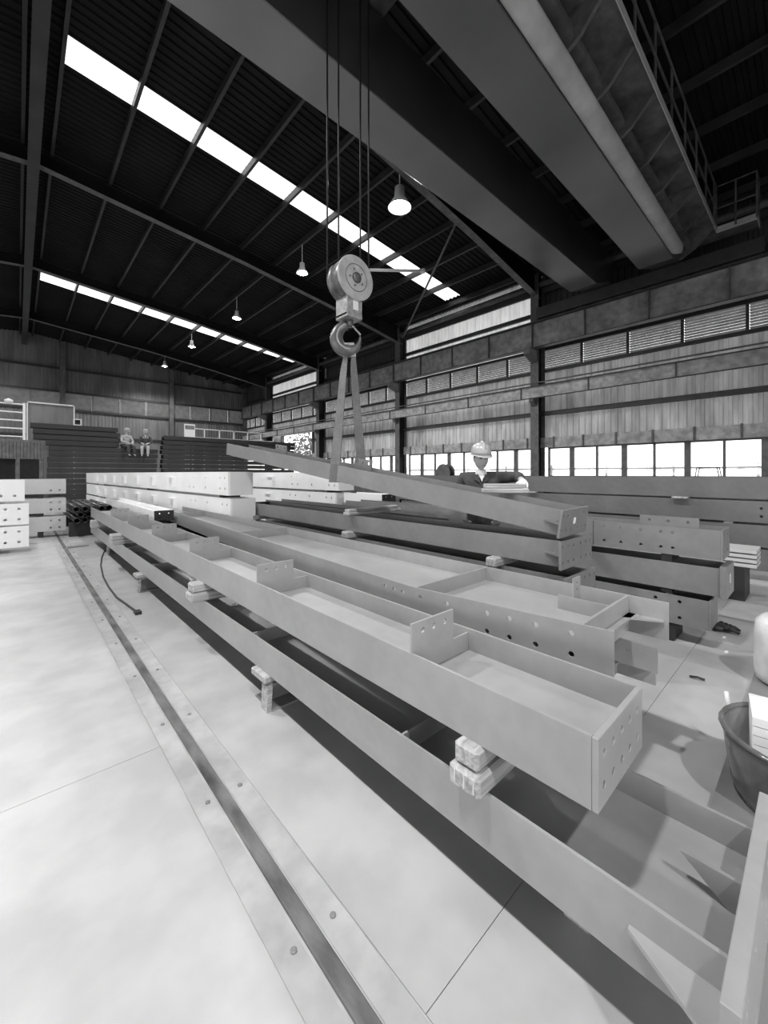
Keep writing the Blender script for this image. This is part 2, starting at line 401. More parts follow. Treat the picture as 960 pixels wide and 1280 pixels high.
# ---- thin bracing
def rod(name, label, a, b, r, m):
    o = thing(name, label, 'brace', a); d = Vector(b)-Vector(a)
    MB().tube([(0, 0, 0), d], r, 8).build('bar', m, o, True)
    for q in (Vector((0, 0, 0)), d): MB().lathe([(r*1.9, -.05), (r*1.9, .05)], 8, lambda x, y, z, q=q: (q.x+x, q.y+y, q.z+z)).build('end_fitting', m, o)
rod('brace_rod', 'thin diagonal brace rod slanting down from the roof beside the bright lamp', (9.6, 7.3, 8.95), (13.5, 13.4, 8.0), .04, 'column_paint')
rod('brace_strut', 'pale round strut between purlins to the right of the hook block', (8.9, 10.8, 8.62), (10.5, 9.45, 8.62), .05, 'frame_white')

# ================================================================== OVERHEAD CRANE
ZB = 6.85
cr = thing('overhead_crane', 'double box girder overhead crane spanning the hall under the roof', 'crane', (0, 0, 0))
def girder(y0, y1):
    poly = [(XL, ZB), (12.0, ZB), (13.0, ZB+.35), (13.3, ZB+.35), (13.3, ZB+1.2), (XL, ZB+1.2)]
    return MB().prism(poly, lambda u, v, d: (u, d, v), y0, y1).build('box_girder', 'crane_paint', cr, bevel=.012)
girder(4.25, 5.0); girder(2.47, 3.23)
MB().box(13.12, 13.45, .9, 6.6, ZB-.03, ZB+.33).build('end_carriage', 'dark_steel', cr, bevel=.01)
MB().tube([(XL, 2.34, ZB+.08), (11.7, 2.34, ZB+.08), (12.3, 2.36, ZB+.2)], [.135, .135, .02], 16).build('pipe', 'crane_pipe', cr, True)
ZW = ZB+.72
MB().box(XL, 12.9, 1.76, 2.47, ZW, ZW+.012).build('walkway_deck', 'crane_deck', cr)
MB().box(12.9, 13.45, 1.0, 2.47, ZW, ZW+.012).build('walkway_deck', 'crane_deck', cr)
MB().box(XL, 12.9, 1.75, 1.765, ZW-.05, ZW+.1).build('toe_board', 'crane_pipe', cr)
MB().box(12.9, 12.915, 1.0, 1.75, ZW-.05, ZW+.1).build('toe_board', 'crane_pipe', cr)
MB().box(12.9, 13.45, 1.0, 1.015, ZW-.05, ZW+.1).build('toe_board', 'crane_pipe', cr)
MB().box(XL, 12.6, 2.18, 2.32, ZB+.36, ZB+.5).build('cable_tray', 'crane_deck', cr)
x = 12.6
while x > -4:
    MB().prism([(2.47, ZB+.15), (2.1, ZB+.34), (1.78, ZW-.04), (1.78, ZW-.002), (2.47, ZW-.002)], lambda u, v, d, x=x: (x+d, u, v), -.03, .03).build('bracket', 'crane_deck', cr)
    MB().tube([(x, 1.77, ZW), (x, 1.77, ZW+1.1)], .02, 6).build('railing_post', 'crane_deck', cr)
    x -= 1.03
for h in (.55, 1.1):
    MB().tube([(XL, 1.77, ZW+h), (12.9, 1.77, ZW+h), (12.9, 1.02, ZW+h), (13.4, 1.02, ZW+h)], .02, 6).build('handrail', 'crane_deck', cr)
for px_, py_ in ((12.9, 1.77), (12.9, 1.4), (12.9, 1.02), (13.4, 1.02)): MB().tube([(px_, py_, ZW), (px_, py_, ZW+1.1)], .02, 6).build('railing_post', 'crane_deck', cr)
MB().box(2.0, 3.9, 2.6, 4.9, ZB+1.25, ZB+1.75).build('trolley', 'crane_deck', cr)

# hook block hung on four ropes
HX, HY, HZ = 3.1, 4.02, 3.0
hk = thing('hook_block', 'crane hook block with big round disc, hanging on steel ropes', 'hook block', (HX, HY, HZ))
zc = .93
def ydisc(x, y, z): return (x, z, zc+y)
for dx, dy in ((-.25, .14), (-.12, .08), (.2, .04), (.24, -.08)):
    MB().tube([(dx, dy, zc+.05), (dx, dy, ZB+1.25-HZ)], .011, 6).build('rope', 'rope_wire', hk, True)
MB().lathe([(.05, -.1), (.25, -.1), (.262, -.08), (.262, .02), (.235, .035), (.235, .05), (.26, .06), (.26, .14), (.245, .15), (.05, .15)], 32, ydisc).build('sheave_housing', 'hook_steel', hk, True)
d = MB().lathe([(.01, -.13), (.268, -.13), (.275, -.122), (.275, -.105), (.01, -.105)], 36, ydisc).build('cover_disc', 'hook_disc', hk)
MB().lathe([(.02, -.16), (.06, -.155), (.066, -.13), (.02, -.13)], 18, ydisc).build('hub', 'hook_steel', d, True)
MB().tube([(.165*math.cos(a), -.131, zc+.165*math.sin(a)) for a in [2*math.pi*k/36 for k in range(37)]], .005, 6).build('ring_line', 'hook_steel', d)
for k in range(5):
    a = R(40+k*72); MB().lathe([(.01, -.131), (.014, -.138), (.002, -.14)], 8, lambda x, y, z, a=a: (x+.105*math.cos(a), z, zc+.105*math.sin(a)+y)).build('bolt', 'hook_steel', d)
nk = MB(); nk.box(-.12, -.095, -.1, .14, .46, .74); nk.box(.095, .12, -.1, .14, .46, .74); nk.box(-.12, .12, -.105, .145, .44, .5); nk.box(-.1, .1, -.1, -.075, .48, .74)
nk.build('yoke', 'hook_paint', hk, bevel=.008)
MB().box(-.03, .05, -.106, -.1, .54, .66).build('label_plate', 'sticker', hk)
MB().tube([(0, .02, .46), (0, .02, .36)], [.055, .05], 12).build('shank', 'hook_steel', hk, True)
hv = Vector((.76, -.65, 0)); pts = []; rad = []
for k in range(24):
    a = R(92+k*12.4); rr = .15
    pts.append(hv*(rr*math.cos(a)-.01)+Vector((0, .02, .215+rr*math.sin(a)*1.08)))
    rad.append(.058+.028*math.sin(min(1, k/20)*math.pi)-(.052*max(0, (k-15)/8)))
MB().tube(pts, rad, 12).build('hook', 'hook_steel', hk, True)
MB().tube([hv*.02+Vector((0, -.02, .36)), hv*.12+Vector((0, -.02, .25))], .012, 6).build('safety_latch', 'hook_paint', hk)

# ================================================================== STEEL MEMBERS
def beam_parts(t, Ln, w, fh, m='grey_paint', tf=.012, tw=.01, holes_l=(), holes_r=(), near_plate=None, far_plate=None, stiff=(), hr=.012, xl=None, web_y0=0.):
    """H section on its side: flanges upright at local x=0 and x=w, web between, running along +y"""
    rect = [(0, 0), (Ln, 0), (Ln, fh), (0, fh)]
    xl = xl or [(0, 0), (Ln, 0)]           # (y, x) polyline of the left flange
    if len(xl) == 2 and xl[0][1] == xl[1][1]:
        link('flange', plate_mesh('flange', m, rect, [(a, b, hr) for a, b in holes_l], tf, lambda u, v, d: (d, u, v)), t)
    else:
        for i in range(len(xl)-1):
            (ya, xa), (yb, xb) = xl[i], xl[i+1]; L = math.hypot(yb-ya, xb-xa); ux, uy = (xb-xa)/L, (yb-ya)/L
            hs = [((a-ya)/uy, b, hr) for a, b in holes_l if ya < a < yb]
            link('flange', plate_mesh('flange', m, [(0, 0), (L, 0), (L, fh), (0, fh)], hs, tf, lambda u, v, d, xa=xa, ya=ya, ux=ux, uy=uy: (xa+ux*u+uy*d, ya+uy*u-ux*d, v)), t)
    link('flange', plate_mesh('flange', m, rect, [(a, b, hr) for a, b in holes_r], tf, lambda u, v, d: (w-tf+d, u, v)), t)
    wm = MB()
    for i in range(len(xl)-1):
        (ya, xa), (yb, xb) = xl[i], xl[i+1]; ya = max(ya, web_y0)
        zz = (fh/2-tw/2, fh/2+tw/2)
        wm.hexa(*[[(xa+tf, ya, z), (w-tf, ya, z), (w-tf, yb, z), (xb+tf, yb, z)] for z in zz])
    wm.build('web', m, t)
    for sy in stiff:
        xx = [xl[i][1]+(xl[i+1][1]-xl[i][1])*(sy-xl[i][0])/(xl[i+1][0]-xl[i][0]) for i in range(len(xl)-1) if xl[i][0] <= sy <= xl[i+1][0]][0]
        MB().box(xx+tf, w-tf, sy-.005, sy+.005, fh/2+tw/2, fh-.004).build('stiffener', m, t)
        MB().box(xx+tf, w-tf, sy-.005, sy+.005, .004, fh/2-tw/2).build('stiffener', m, t)
    for pl, y in ((near_plate, 0), (far_plate, Ln)):
        if not pl: continue
        x0, x1, z0, z1, th, hl, pm = pl
        y0 = -th if y == 0 else Ln
        p = link('end_plate', plate_mesh('end_plate', pm, [(x0, z0), (x1, z0), (x1, z1), (x0, z1)], [(a, b, hr) for a, b in hl], th, lambda u, v, dd, y0=y0: (u, y0+dd, v)), t, .002)
def member(label, loc, rz, Ln, w, fh, tilt=0., group=None, name='steel_beam', cat='beam', **k):
    t = thing(name, label, cat, loc, (tilt, 0, rz), group); beam_parts(t, Ln, w, fh, **k); return t
def grid(us, vs): return [(u, v) for u in us for v in vs]
def gusset(t, pts, axis, pos, th=.012, m='grey_paint'):
    fn = {'x': lambda u, v, d: (pos+d, u, v), 'y': lambda u, v, d: (u, pos+d, v), 'z': lambda u, v, d: (u, v, pos+d)}[axis]
    return MB().prism(pts, fn, -th/2, th/2).build('gusset', m, t)

# L: the long beam low over the floor, with a thick extended end plate
bL = member('long wide grey steel beam lying on low blocks, thick extended end plate at its end', (1.175, .137, .22), 0, 10.6, .49, .19,
            near_plate=(-.145, .635, -.05, .23, .035, grid((-.07, .1, .25, .4, .56), (.0, .17)), 'grey_paint'), stiff=(1.05, 2.5, 3.9, 5.3, 6.8, 8.3))
gusset(bL, [(0, 0), (-.13, 0), (-.012, .2), (0, .2)], 'z', .1)
gusset(bL, [(0, .1), (.0, .19), (.14, .19), (.03, .1)], 'x', .245)
gusset(bL, [(.012, .1), (.012, .175), (.085, .1)], 'y', .235)
gusset(bL, [(.49, 0), (.62, 0), (.5, .2), (.49, .2)], 'z', .1)
# A: beam stacked above it
bA = member('long grey steel beam with upright bolted tabs, stacked above the low wide beam', (1.175, .43, .563), 0, 10.3, .40, .207,
            near_plate=(0, .40, 0, .207, .018, grid((.045, .12, .195, .27, .345), (.06, .15)), 'grey_paint'))
for k in range(6):
    yy = .69+k*1.42
    poly = [(.012, .11), (.388, .11), (.388, .19), (.275, .19), (.275, .325), (.004, .325), (.004, .207), (.012, .2)]
    st = link('stiffener', plate_mesh('stiffener', 'grey_paint', poly, [(.07, .285, .013), (.14, .285, .013), (.215, .285, .013)], .01, lambda u, v, d, yy=yy: (u, yy+d, v)), bA)
    MB().box(.012, .388, yy, yy+.01, .004, .098).build('stiffener', 'grey_paint', bA)
# B: tapered beam
xlB = [(0, .10), (.09, .085), (1.07, -.045), (8, .31), (9.9, .40)]
B_loc = (1.79, .60, .62)
def tapered(label, loc, name='steel_beam'):
    t = thing(name, label, 'beam', loc)
    beam_parts(t, 9.9, .74, .2, xl=xlB, holes_l=[(.17, .15), (.17, .055), (.33, .15), (.33, .055), (.46, .15), (.46, .055), (.58, .15), (.58, .055), (.82, .15), (.82, .055), (1.0, .15), (1.0, .055), (1.14, .15), (1.14, .055), (1.22, .15), (1.22, .055), (1.31, .15), (1.31, .055)],
               hr=.0135, stiff=(1.05, 4.0, 7.0), web_y0=.13)
    MB().box(.1, .728, .125, .14, .002, .198).build('cross_plate', 'grey_paint', t)
    gusset(t, [(.728, .125), (.728, -.04), (.715, -.04), (.62, .125)], 'z', .1, .01)
    gusset(t, [(.11, .125), (.11, .02), (.2, .125)], 'z', .1, .01)
    # right flange runs on past the cross plate
    MB().box(.728, .74, -.06, .0, 0, .2).build('flange_extension', 'grey_paint', t)
    MB().box(.5, .508, .14, .42, .105, .185).build('inner_plate', 'grey_paint', t)
    link('connection_tab', plate_mesh('connection_tab', 'grey_paint', [(.508, .1), (.60, .1), (.60, .29), (.508, .29)], [(.55, .26, .01), (.55, .22, .01)], .008, lambda u, v, d: (u, .335+d, v)), t)
    return t
tapered('tapered grey steel beam with two rows of bolt holes, beside the tabbed beam', B_loc)
b2 = tapered('tapered grey steel beam hidden beneath the bolt-holed tapered beam, only its end showing', (1.80, .66, .36))
link('connection_tab', plate_mesh('connection_tab', 'grey_paint', [(0, .12), (.2, .12), (.2, .25), (0, .25)], [(.06, .2, .011), (.14, .2, .011)], .01, lambda u, v, d: (.60+d, -.1+u, v)), b2)

# C: raised beam on the sling, C2/C3 below it
CT, CZ = R(8.05), R(3.4)
ep = (-.085, .505, -.008, .208, .02, grid((-.055, .04, .14, .28, .38, .475), (.045, .16)), 'grey_paint_shaded')
bC = member('grey steel beam tilted up by the crane sling, white sticker on its end plate', (3.08, 1.35, 1.02), CZ, 5.85, .42, .2, tilt=CT, m='grey_paint_shaded', near_plate=ep,
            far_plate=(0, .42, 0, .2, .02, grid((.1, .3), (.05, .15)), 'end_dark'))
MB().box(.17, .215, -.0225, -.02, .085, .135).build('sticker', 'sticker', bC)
gusset(bC, [(0, 0), (-.08, 0), (-.01, .14), (0, .14)], 'z', .1, m='grey_paint_shaded')
for yy in (2.55, 4.55): link('connection_tab', plate_mesh('connection_tab', 'grey_paint_shaded', [(0, .15), (.34, .15), (.34, .29), (0, .29)], [(.06, .245, .022), (.28, .245, .022), (.17, .245, .012)], .01, lambda u, v, d, yy=yy: (.395+d, yy+u, v)), bC)
bC2 = member('grey steel beam with bolted end plate directly under the raised beam', (3.08, 1.33, .78), 0, 5.65, .42, .2, m='grey_paint_shaded', near_plate=ep, far_plate=(0, .42, 0, .2, .02, grid((.1, .3), (.05, .15)), 'end_dark'))
gusset(bC2, [(0, 0), (-.08, 0), (-.01, .14), (0, .14)], 'z', .1, m='grey_paint_shaded')
bC3 = member('grey steel beam at the foot of the pile under the raised beam', (3.11, 1.31, .5), 0, 5.65, .42, .2, m='grey_paint_shaded', near_plate=ep)
# F: dark beam lying behind C2
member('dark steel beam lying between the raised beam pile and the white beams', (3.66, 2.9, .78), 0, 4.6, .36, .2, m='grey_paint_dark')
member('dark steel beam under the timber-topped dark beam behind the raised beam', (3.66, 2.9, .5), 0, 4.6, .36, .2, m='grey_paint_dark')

# D: pile of three to the right
D1 = member('grey steel beam with raised bolt plate, top of the three-beam pile beside the glove', (4.35, .57, .77), 0, 5.2, .36, .25, hr=.014, m='grey_paint_shaded',
            holes_l=grid((.33, .42, .58, .75, .9), (.06, .2)), near_plate=(0, .36, 0, .25, .018, [(.1, .06), (.1, .19), (.26, .06), (.26, .19)], 'grey_paint_shaded'))
link('connection_tab', plate_mesh('connection_tab', 'grey_paint_shaded', [(.16, .13), (.62, .13), (.62, .33), (.16, .33)], [(.24, .29, .014), (.39, .29, .014), (.54, .29, .014)], .012, lambda u, v, d: (.12+d, u, v)), D1)
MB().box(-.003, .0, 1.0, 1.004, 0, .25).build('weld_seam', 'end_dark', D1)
D2 = member('grey steel beam in the middle of the three-beam pile, thick end plate', (4.35, .57, .46), 0, 5.2, .36, .24, m='grey_paint_shaded', near_plate=(-.02, .38, -.01, .26, .045, [(.1, .06), (.1, .19)], 'grey_paint_shaded'))
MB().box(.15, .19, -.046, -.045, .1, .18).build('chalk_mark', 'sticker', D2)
D3 = member('grey steel beam with bolt holes at the bottom of the three-beam pile', (4.30, .64, .17), 0, 5.2, .36, .25, hr=.015, m='grey_paint_shaded', holes_l=grid((.2, .38), (.06, .2)), near_plate=(0, .36, 0, .25, .014, [], 'grey_paint_shaded'), stiff=(.3,))
# E: long pile along the wall side
El = ['top of the tall pile below the windows', 'second from the top of the tall pile below the windows, bolt holes at its end', 'third from the top of the tall pile below the windows', 'lowest of the tall pile below the windows']
for k, (z0, l) in enumerate(zip((1.15, .82, .49, .16), El)):
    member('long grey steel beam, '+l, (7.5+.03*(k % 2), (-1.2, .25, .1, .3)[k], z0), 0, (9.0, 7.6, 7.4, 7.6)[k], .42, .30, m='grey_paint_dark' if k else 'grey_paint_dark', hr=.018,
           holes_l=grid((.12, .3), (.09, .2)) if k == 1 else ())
ex = member('short grey steel stub with one bolt hole behind the three-beam pile', (5.55, .75, .32), 0, 1.6, .3, .28, holes_l=[(.1, .2)], m='grey_paint')
for k in range(4):
    tag(MB().box(6.3, 6.75, .5, 2.4, .40+k*.055, .438+k*.055).build('steel_plate', 'pale_paint'), 'flat pale steel plate in the low stack between the beam piles', 'plate', 'flat plates stacked between beam piles')
tag(MB().box(6.28, 6.77, .6, 2.3, 0, .40).build('plate_stand', 'end_dark'), 'dark low block under the flat pale plates', 'block')

# white beams -----------------------------------------------------------------
def white_row(base, labels, rz, Ln, w, fh, zs, tabs=True, group=None, shift=(0, 0, 0)):
    for k, z in enumerate(zs):
        t = member(labels[k], (base[0]+shift[k]*0, base[1]+shift[k], z), rz, Ln, w, fh, m='white_paint', hr=.026, tf=.02, name='steel_beam',
                   holes_l=grid((.14, .34, 1.0, 1.6, 1.85), (.11, .29)), group=group)
        if tabs:
            for q in range(7):
                y0 = 2.7+q*1.45
                mb = MB(); mb.box(-.07, 0, y0, y0+.02, .08, .28); mb.box(-.07, 0, y0, y0+.4, .28, .295); mb.build('cleat', 'white_paint', t)
        MB().box(.02, w-.02, -.012, 0, 0, fh).build('end_plate', 'white_paint', t)
white_row((2.6, 6.7), ['white painted steel beam, bottom of the pile behind the tapered beam', 'white painted steel beam, middle of the pile behind the tapered beam', 'white painted steel beam, top of the pile behind the tapered beam'], R(2.0), 14.0, .44, .40, (.23, .68, 1.13), shift=(0, -.1, 0))
white_row((5.08, 7.0), ['white painted steel beam, bottom of the pile beyond the sling', 'white painted steel beam, middle of the pile beyond the sling', 'white painted steel beam, top of the pile beyond the sling'], R(2.0), 12.0, .44, .40, (.23, .68, 1.13), shift=(-.2, .1, 0))
W4 = member('short white steel beam with dark end plate beside the sling pile', (5.12, 5.65, .9), R(2.0), 1.15, .36, .2, m='white_paint', near_plate=(0, .36, 0, .2, .02, grid((.1, .26), (.05, .15)), 'end_dark'))
W3 = member('slim white steel beam with dark end plate between tabbed beam and tapered beam', (1.70, 7.6, .70), 0, 5.0, .3, .17, m='white_paint', near_plate=(0, .3, -.0, .17, .02, grid((.08, .22), (.05, .12)), 'end_dark'))
# left piles lying across the hall
for k, z in enumerate((.1, .53, .98)):
    member(['white steel beam lying crosswise at the floor rail, bottom of its pile', 'white steel beam lying crosswise at the floor rail, middle of its pile', 'white steel beam lying crosswise at the floor rail, top of its pile'][k],
           (.16-.03*k*(k-1), 10.3, z), R(90), 7.0, .5, .40, m='white_paint', hr=.025, tf=.02, holes_l=grid((.14, .33, .5), (.1, .3)))
for k, z in enumerate((.14, .57, 1.02)):
    member(['pale grey steel beam lying crosswise behind the white ones, bottom of its pile', 'pale grey steel beam lying crosswise behind the white ones, middle of its pile', 'pale grey steel beam lying crosswise behind the white ones, top of its pile'][k],
           (.86, 12.3, z), R(90), 7.0, .4, .35, m='pale_paint', hr=.022, holes_l=grid((.12, .28), (.08, .25)))
# far dark piles (one beam built, the others are copies)
def dark_pile(x0, x1, y, zs, label, group):
    first = member(label, (x1, y, zs[0]), R(90), x1-x0, .5, .2, m='stack_paint', group=group)
    for k, z in enumerate(zs[1:]): dup(first, (x1+random.uniform(-.06, .06), y+random.uniform(-.03, .03), z), (0, 0, R(90)))
DY, DS = 22.0, .236
dark_pile(.98, 5.07, DY, [.12+DS*k for k in range(11)], 'dark steel beam in the low crosswise pile the two distant workers sit on', 'low crosswise dark pile')
dark_pile(.43, 3.5, DY+.15, [.12+DS*k for k in range(11, 15)], 'dark steel beam in the short tier on top of the low pile, left of the distant workers', 'upper tier of dark beams')
dark_pile(5.3, 12.6, DY, [.12+DS*k for k in range(14)], 'dark steel beam in the long crosswise pile to the right of the distant workers', 'long crosswise dark pile')
# pipe bundle at the far end of the tabbed beam
for k in range(15):
    r, c = divmod(k, 5); x = 1.02+.16*c+.08*(r % 2); z = .40+.13*r
    o = thing('steel_pipe', 'dark steel pipe in the bundle beyond the tabbed beam', 'pipe', (x, 11.7+random.uniform(-.15, .15), z), group='dark pipe bundle')
    mb = MB(); n = 12; L = 3.2; vs = []; 
    for yy, rr in ((0, .068), (L, .068), (L, .056), (0, .056)):
        for q in range(n): a = 2*math.pi*q/n; vs.append((rr*math.cos(a), yy, rr*math.sin(a)))
    mb.add(vs, [(i*n+q, i*n+(q+1) % n, ((i+1) % 4)*n+(q+1) % n, ((i+1) % 4)*n+q) for i in range(4) for q in range(n)]); mb.build('tube_wall', 'purlin_steel', o, True)
for yy in (12.0, 14.4): tag(MB().box(.9, 1.9, yy, yy+.2, 0, .33).build('dark_block', 'end_dark', bevel=.01), 'dark block under the pipe bundle', 'block', 'blocks under the pipe bundle')

# ---- timbers and blocks
def timber(label, x0, x1, y0, y1, z0, z1, group=None, name='timber_block', rz=0, two=False):
    cx, cy = (x0+x1)/2, (y0+y1)/2
    t = thing(name, label, 'timber', (cx, cy, z0), (0, 0, R(rz)), group); hx, hy = (x1-x0)/2, (y1-y0)/2; h = z1-z0
    along_x = hx >= hy
    def one(a, b, c, d, e, f, nm):
        o = MB().box(a, b, c, d, e, f).build(nm, 'timber', t, bevel=min(.012, (f-e)*.2)); return o
    if two:
        one(-hx, hx, -hy, hy, 0, h*.5, 'plank'); one(-hx+.015, hx*.9, -hy*.75, hy*.8, h*.5, h, 'plank')
    else: one(-hx, hx, -hy, hy, 0, h, 'plank')
    for k in range(3):
        a = -hy*.7+k*hy*.6
        MB().box(-hx-.0015, -hx+.004, a, a+hy*.08, h*.12, h*.42).build('end_check', 'timber_end', t)
    return t
timber('rounded pale timber block wedged between the two long beams at their end', 1.12, 1.52, .76, .89, .41, .563, two=True)
timber('pale timber block wedged between the two long beams at mid length', 1.07, 1.6, 3.55, 3.72, .41, .563, two=True)
timber('pale timber block wedged between the two long beams towards the pipe bundle', 1.05, 1.6, 7.25, 7.5, .41, .563)
timber('pale timber block wedged between the two long beams at the pipe bundle', 1.08, 1.6, 9.8, 10.0, .41, .563)
def stool(x, y, label):
    t = thing('steel_block_stand', label, 'stand', (x, y, 0))
    MB().box(0, .5, -.12, .12, 0, .012).build('base', 'plate_steel', t); MB().box(.03, .42, -.008, .008, .012, .16).build('web', 'plate_steel', t)
    MB().box(.0, .45, -.12, .12, .16, .175).build('top_plate', 'plate_steel', t)
    MB().box(-.04, .5, -.1, .1, .175, .22).build('plank', 'timber', t, bevel=.006)
    MB().prism([(-.03, 0), (0, 0), (.01, .16), (-.025, .16)], lambda u, v, d: (u, d, v), -.11, -.03).build('side_board', 'timber', t)
stool(1.18, 2.45, 'low stand with a pale side board under the wide low beam')
stool(1.14, 5.9, 'low stand with pale plank under the middle of the wide low beam')
stool(1.25, 9.0, 'low stand near the pipe end of the wide low beam')
stool(1.4, .62, 'low stand hidden under the plated end of the wide low beam')
timber('small pale timber spacer under the bolted middle beam near its end', 2.98, 3.5, 1.86, 1.96, .70, .78)
timber('small pale timber spacer under the bolted middle beam near the sling', 2.98, 3.5, 3.92, 4.05, .70, .78)
timber('small pale timber spacer under the bolted middle beam at its far end', 2.98, 3.5, 6.6, 6.72, .70, .78)
timber('long pale timber laid across the beams behind the sling', 2.98, 3.95, 3.92, 4.04, .985, 1.06, rz=4, two=True)
timber('pale timber block between the two topmost beams below the windows, beside the worker', 7.42, 7.8, 3.75, 3.95, 1.12, 1.15)
timber('pale timber block between the two topmost beams below the windows, near the bolt holes', 7.40, 7.8, 1.35, 1.55, 1.12, 1.15)
for nm, x0, x1, ys, z1, gl in (('support_block', 1.95, 2.45, (1.0, 4.5, 8.5), .36, 'block under the tapered beams'), ('support_block', 3.1, 3.9, (3.2, 6.3), .5, 'tall block under the raised beam pile'), ('support_block', 3.15, 3.5, (1.7,), .5, 'tall block under the near end of the raised beam pile'),
                           ('support_block', 4.32, 4.64, (.95, 3.5, 5.4), .17, 'low block under the three-beam pile'), ('support_block', 7.5, 7.9, (.9, 3.5, 6.8), .16, 'low block under the tall pile below the windows'),
                           ('support_block', 5.56, 5.84, (1.0, 2.0), .32, 'block under the short steel stub'), ('support_block', 2.65, 2.9, (7.2, 12, 18), .23, 'block under the white pile behind the tapered beam'), ('support_block', 5.15, 5.4, (7.4, 12, 17), .23, 'block under the white pile beyond the sling'),
                           ('support_block', 5.15, 5.42, (5.8, 6.6), .9, 'tall block under the short white beam'), ('support_block', 1.72, 1.98, (8.2, 10.8), .70, 'tall block under the slim white beam')):
    for y in ys: tag(MB().box(x0, x1, y-.07, y+.07, 0, z1).build(nm, 'end_dark', bevel=.008), 'dark timber '+gl, 'block', gl.replace('block', 'blocks'))
for (y, zs) in ((.95, (.42, .70)), (3.5, (.42, .70)), (5.4, (.42, .70))):
    for z0, z1 in zip((.42, .70), (.46, .77)): tag(MB().box(4.36, 4.64, y-.04, y+.04, z0, z1).build('spacer_block', 'end_dark'), 'dark spacer between beams of the three-beam pile', 'block', 'spacers in the three-beam pile')
for y in (.9, 3.5, 6.8):
    for z0 in (.46, .79): tag(MB().box(7.55, 7.9, y-.05, y+.05, z0, z0+.03).build('spacer_block', 'timber'), 'thin spacer between lower beams below the windows', 'block', 'spacers in the tall pile below the windows')
for y in (1.5, 5.0, 9): tag(MB().box(2.1, 2.5, y-.05, y+.05, .56, .62).build('spacer_block', 'end_dark'), 'dark spacer between the two tapered beams', 'block', 'spacers between tapered beams')
for bx, by, nm, gp in ((2.6, 6.7, 'thin spacer in the white pile behind the tapered beam', 'spacers in the near white pile'), (5.08, 7.0, 'thin spacer in the white pile beyond the sling', 'spacers in the far white pile')):
    for dy in (.4, 5, 10.5):
        for z0 in (.63, 1.08): tag(MB().box(bx+.04-dy*.035, bx+.36-dy*.035, by+dy-.06, by+dy+.06, z0, z0+.05).build('spacer_block', 'end_dark'), nm, 'block', gp)
for x in (-.3, -3, -6):
    for z0, z1 in ((0, .1), (.5, .53), (.93, .98)): tag(MB().box(x-.05, x+.05, 10.32, 10.78, z0, z1).build('spacer_block', 'end_dark'), 'dark spacer in the white crosswise pile', 'block', 'spacers in the white crosswise pile')
for x in (.4, -3, -6):
    for z0, z1 in ((0, .14), (.49, .57), (.92, 1.02)): tag(MB().box(x-.05, x+.05, 12.32, 12.68, z0, z1).build('spacer_block', 'end_dark'), 'dark spacer in the pale crosswise pile', 'block', 'spacers in the pale crosswise pile')
for x in (1.4, 4.4, 6.2, 11.5): tag(MB().box(x-.06, x+.06, 22.02, 22.48, 0, .12).build('support_block', 'end_dark'), 'dark block under the far crosswise piles', 'block', 'blocks under the far piles')
tag(MB().box(.74, 1.08, 10.18, 10.26, 0, .03).build('scrap_plate', 'plate_steel'), 'thin scrap plate on the floor by the white crosswise pile', 'plate')

# ---- sling (follows the raised beam)
sl = thing('web_sling', 'two-leg woven web sling hanging from the crane hook around the raised beam', 'sling', (HX, HY, HZ))
MC = Matrix.Translation((3.08, 1.35, 1.02)) @ Matrix.Rotation(CZ, 4, 'Z') @ Matrix.Rotation(CT, 4, 'X')
def cl_(x, y, z): return MC @ Vector((x, y, z))-Vector((HX, HY, HZ))
def strap(name, m, pts, w, wd, t=.006):
    mb = MB(); wv = Vector(wd).normalized()
    for i in range(len(pts)-1):
        a, b = Vector(pts[i]), Vector(pts[i+1]); wa, wb = w[i], w[i+1]
        n = (b-a).cross(wv).normalized()*t
        mb.hexa([a-wv*wa-n, a+wv*wa-n, a+wv*wa+n, a-wv*wa+n], [b-wv*wb-n, b+wv*wb-n, b+wv*wb+n, b-wv*wb+n])
    return mb.build(name, m, sl)
wdir = Vector((.45, -.9, 0)); s0 = 2.78
sa = hv*-.02+Vector((0, .02, .155)); sb = hv*.035+Vector((0, .02, .155))
pl = [sa, hv*-.045+Vector((0, .02, -.02)), hv*-.07+Vector((0, .02, -.2)), cl_(-.012, s0, .21), cl_(-.012, s0, -.01)]
pr = [sb, hv*.055+Vector((0, .02, -.02)), hv*.06+Vector((0, .02, -.2)), cl_(.432, s0, .21), cl_(.432, s0, -.01)]
strap('leg', 'sling_web', pl[1:], [.03, .045, .065, .065], wdir); strap('leg', 'sling_web', pr[1:], [.03, .045, .065, .065], wdir)
strap('top_sleeve', 'sling_cover', pl[:2], [.03, .034], hv, .02); strap('top_sleeve', 'sling_cover', pr[:2], [.03, .034], hv, .02)
strap('bottom_loop', 'sling_web', [cl_(-.012, s0, -.012), cl_(.432, s0, -.012)], [.065, .065], wdir)

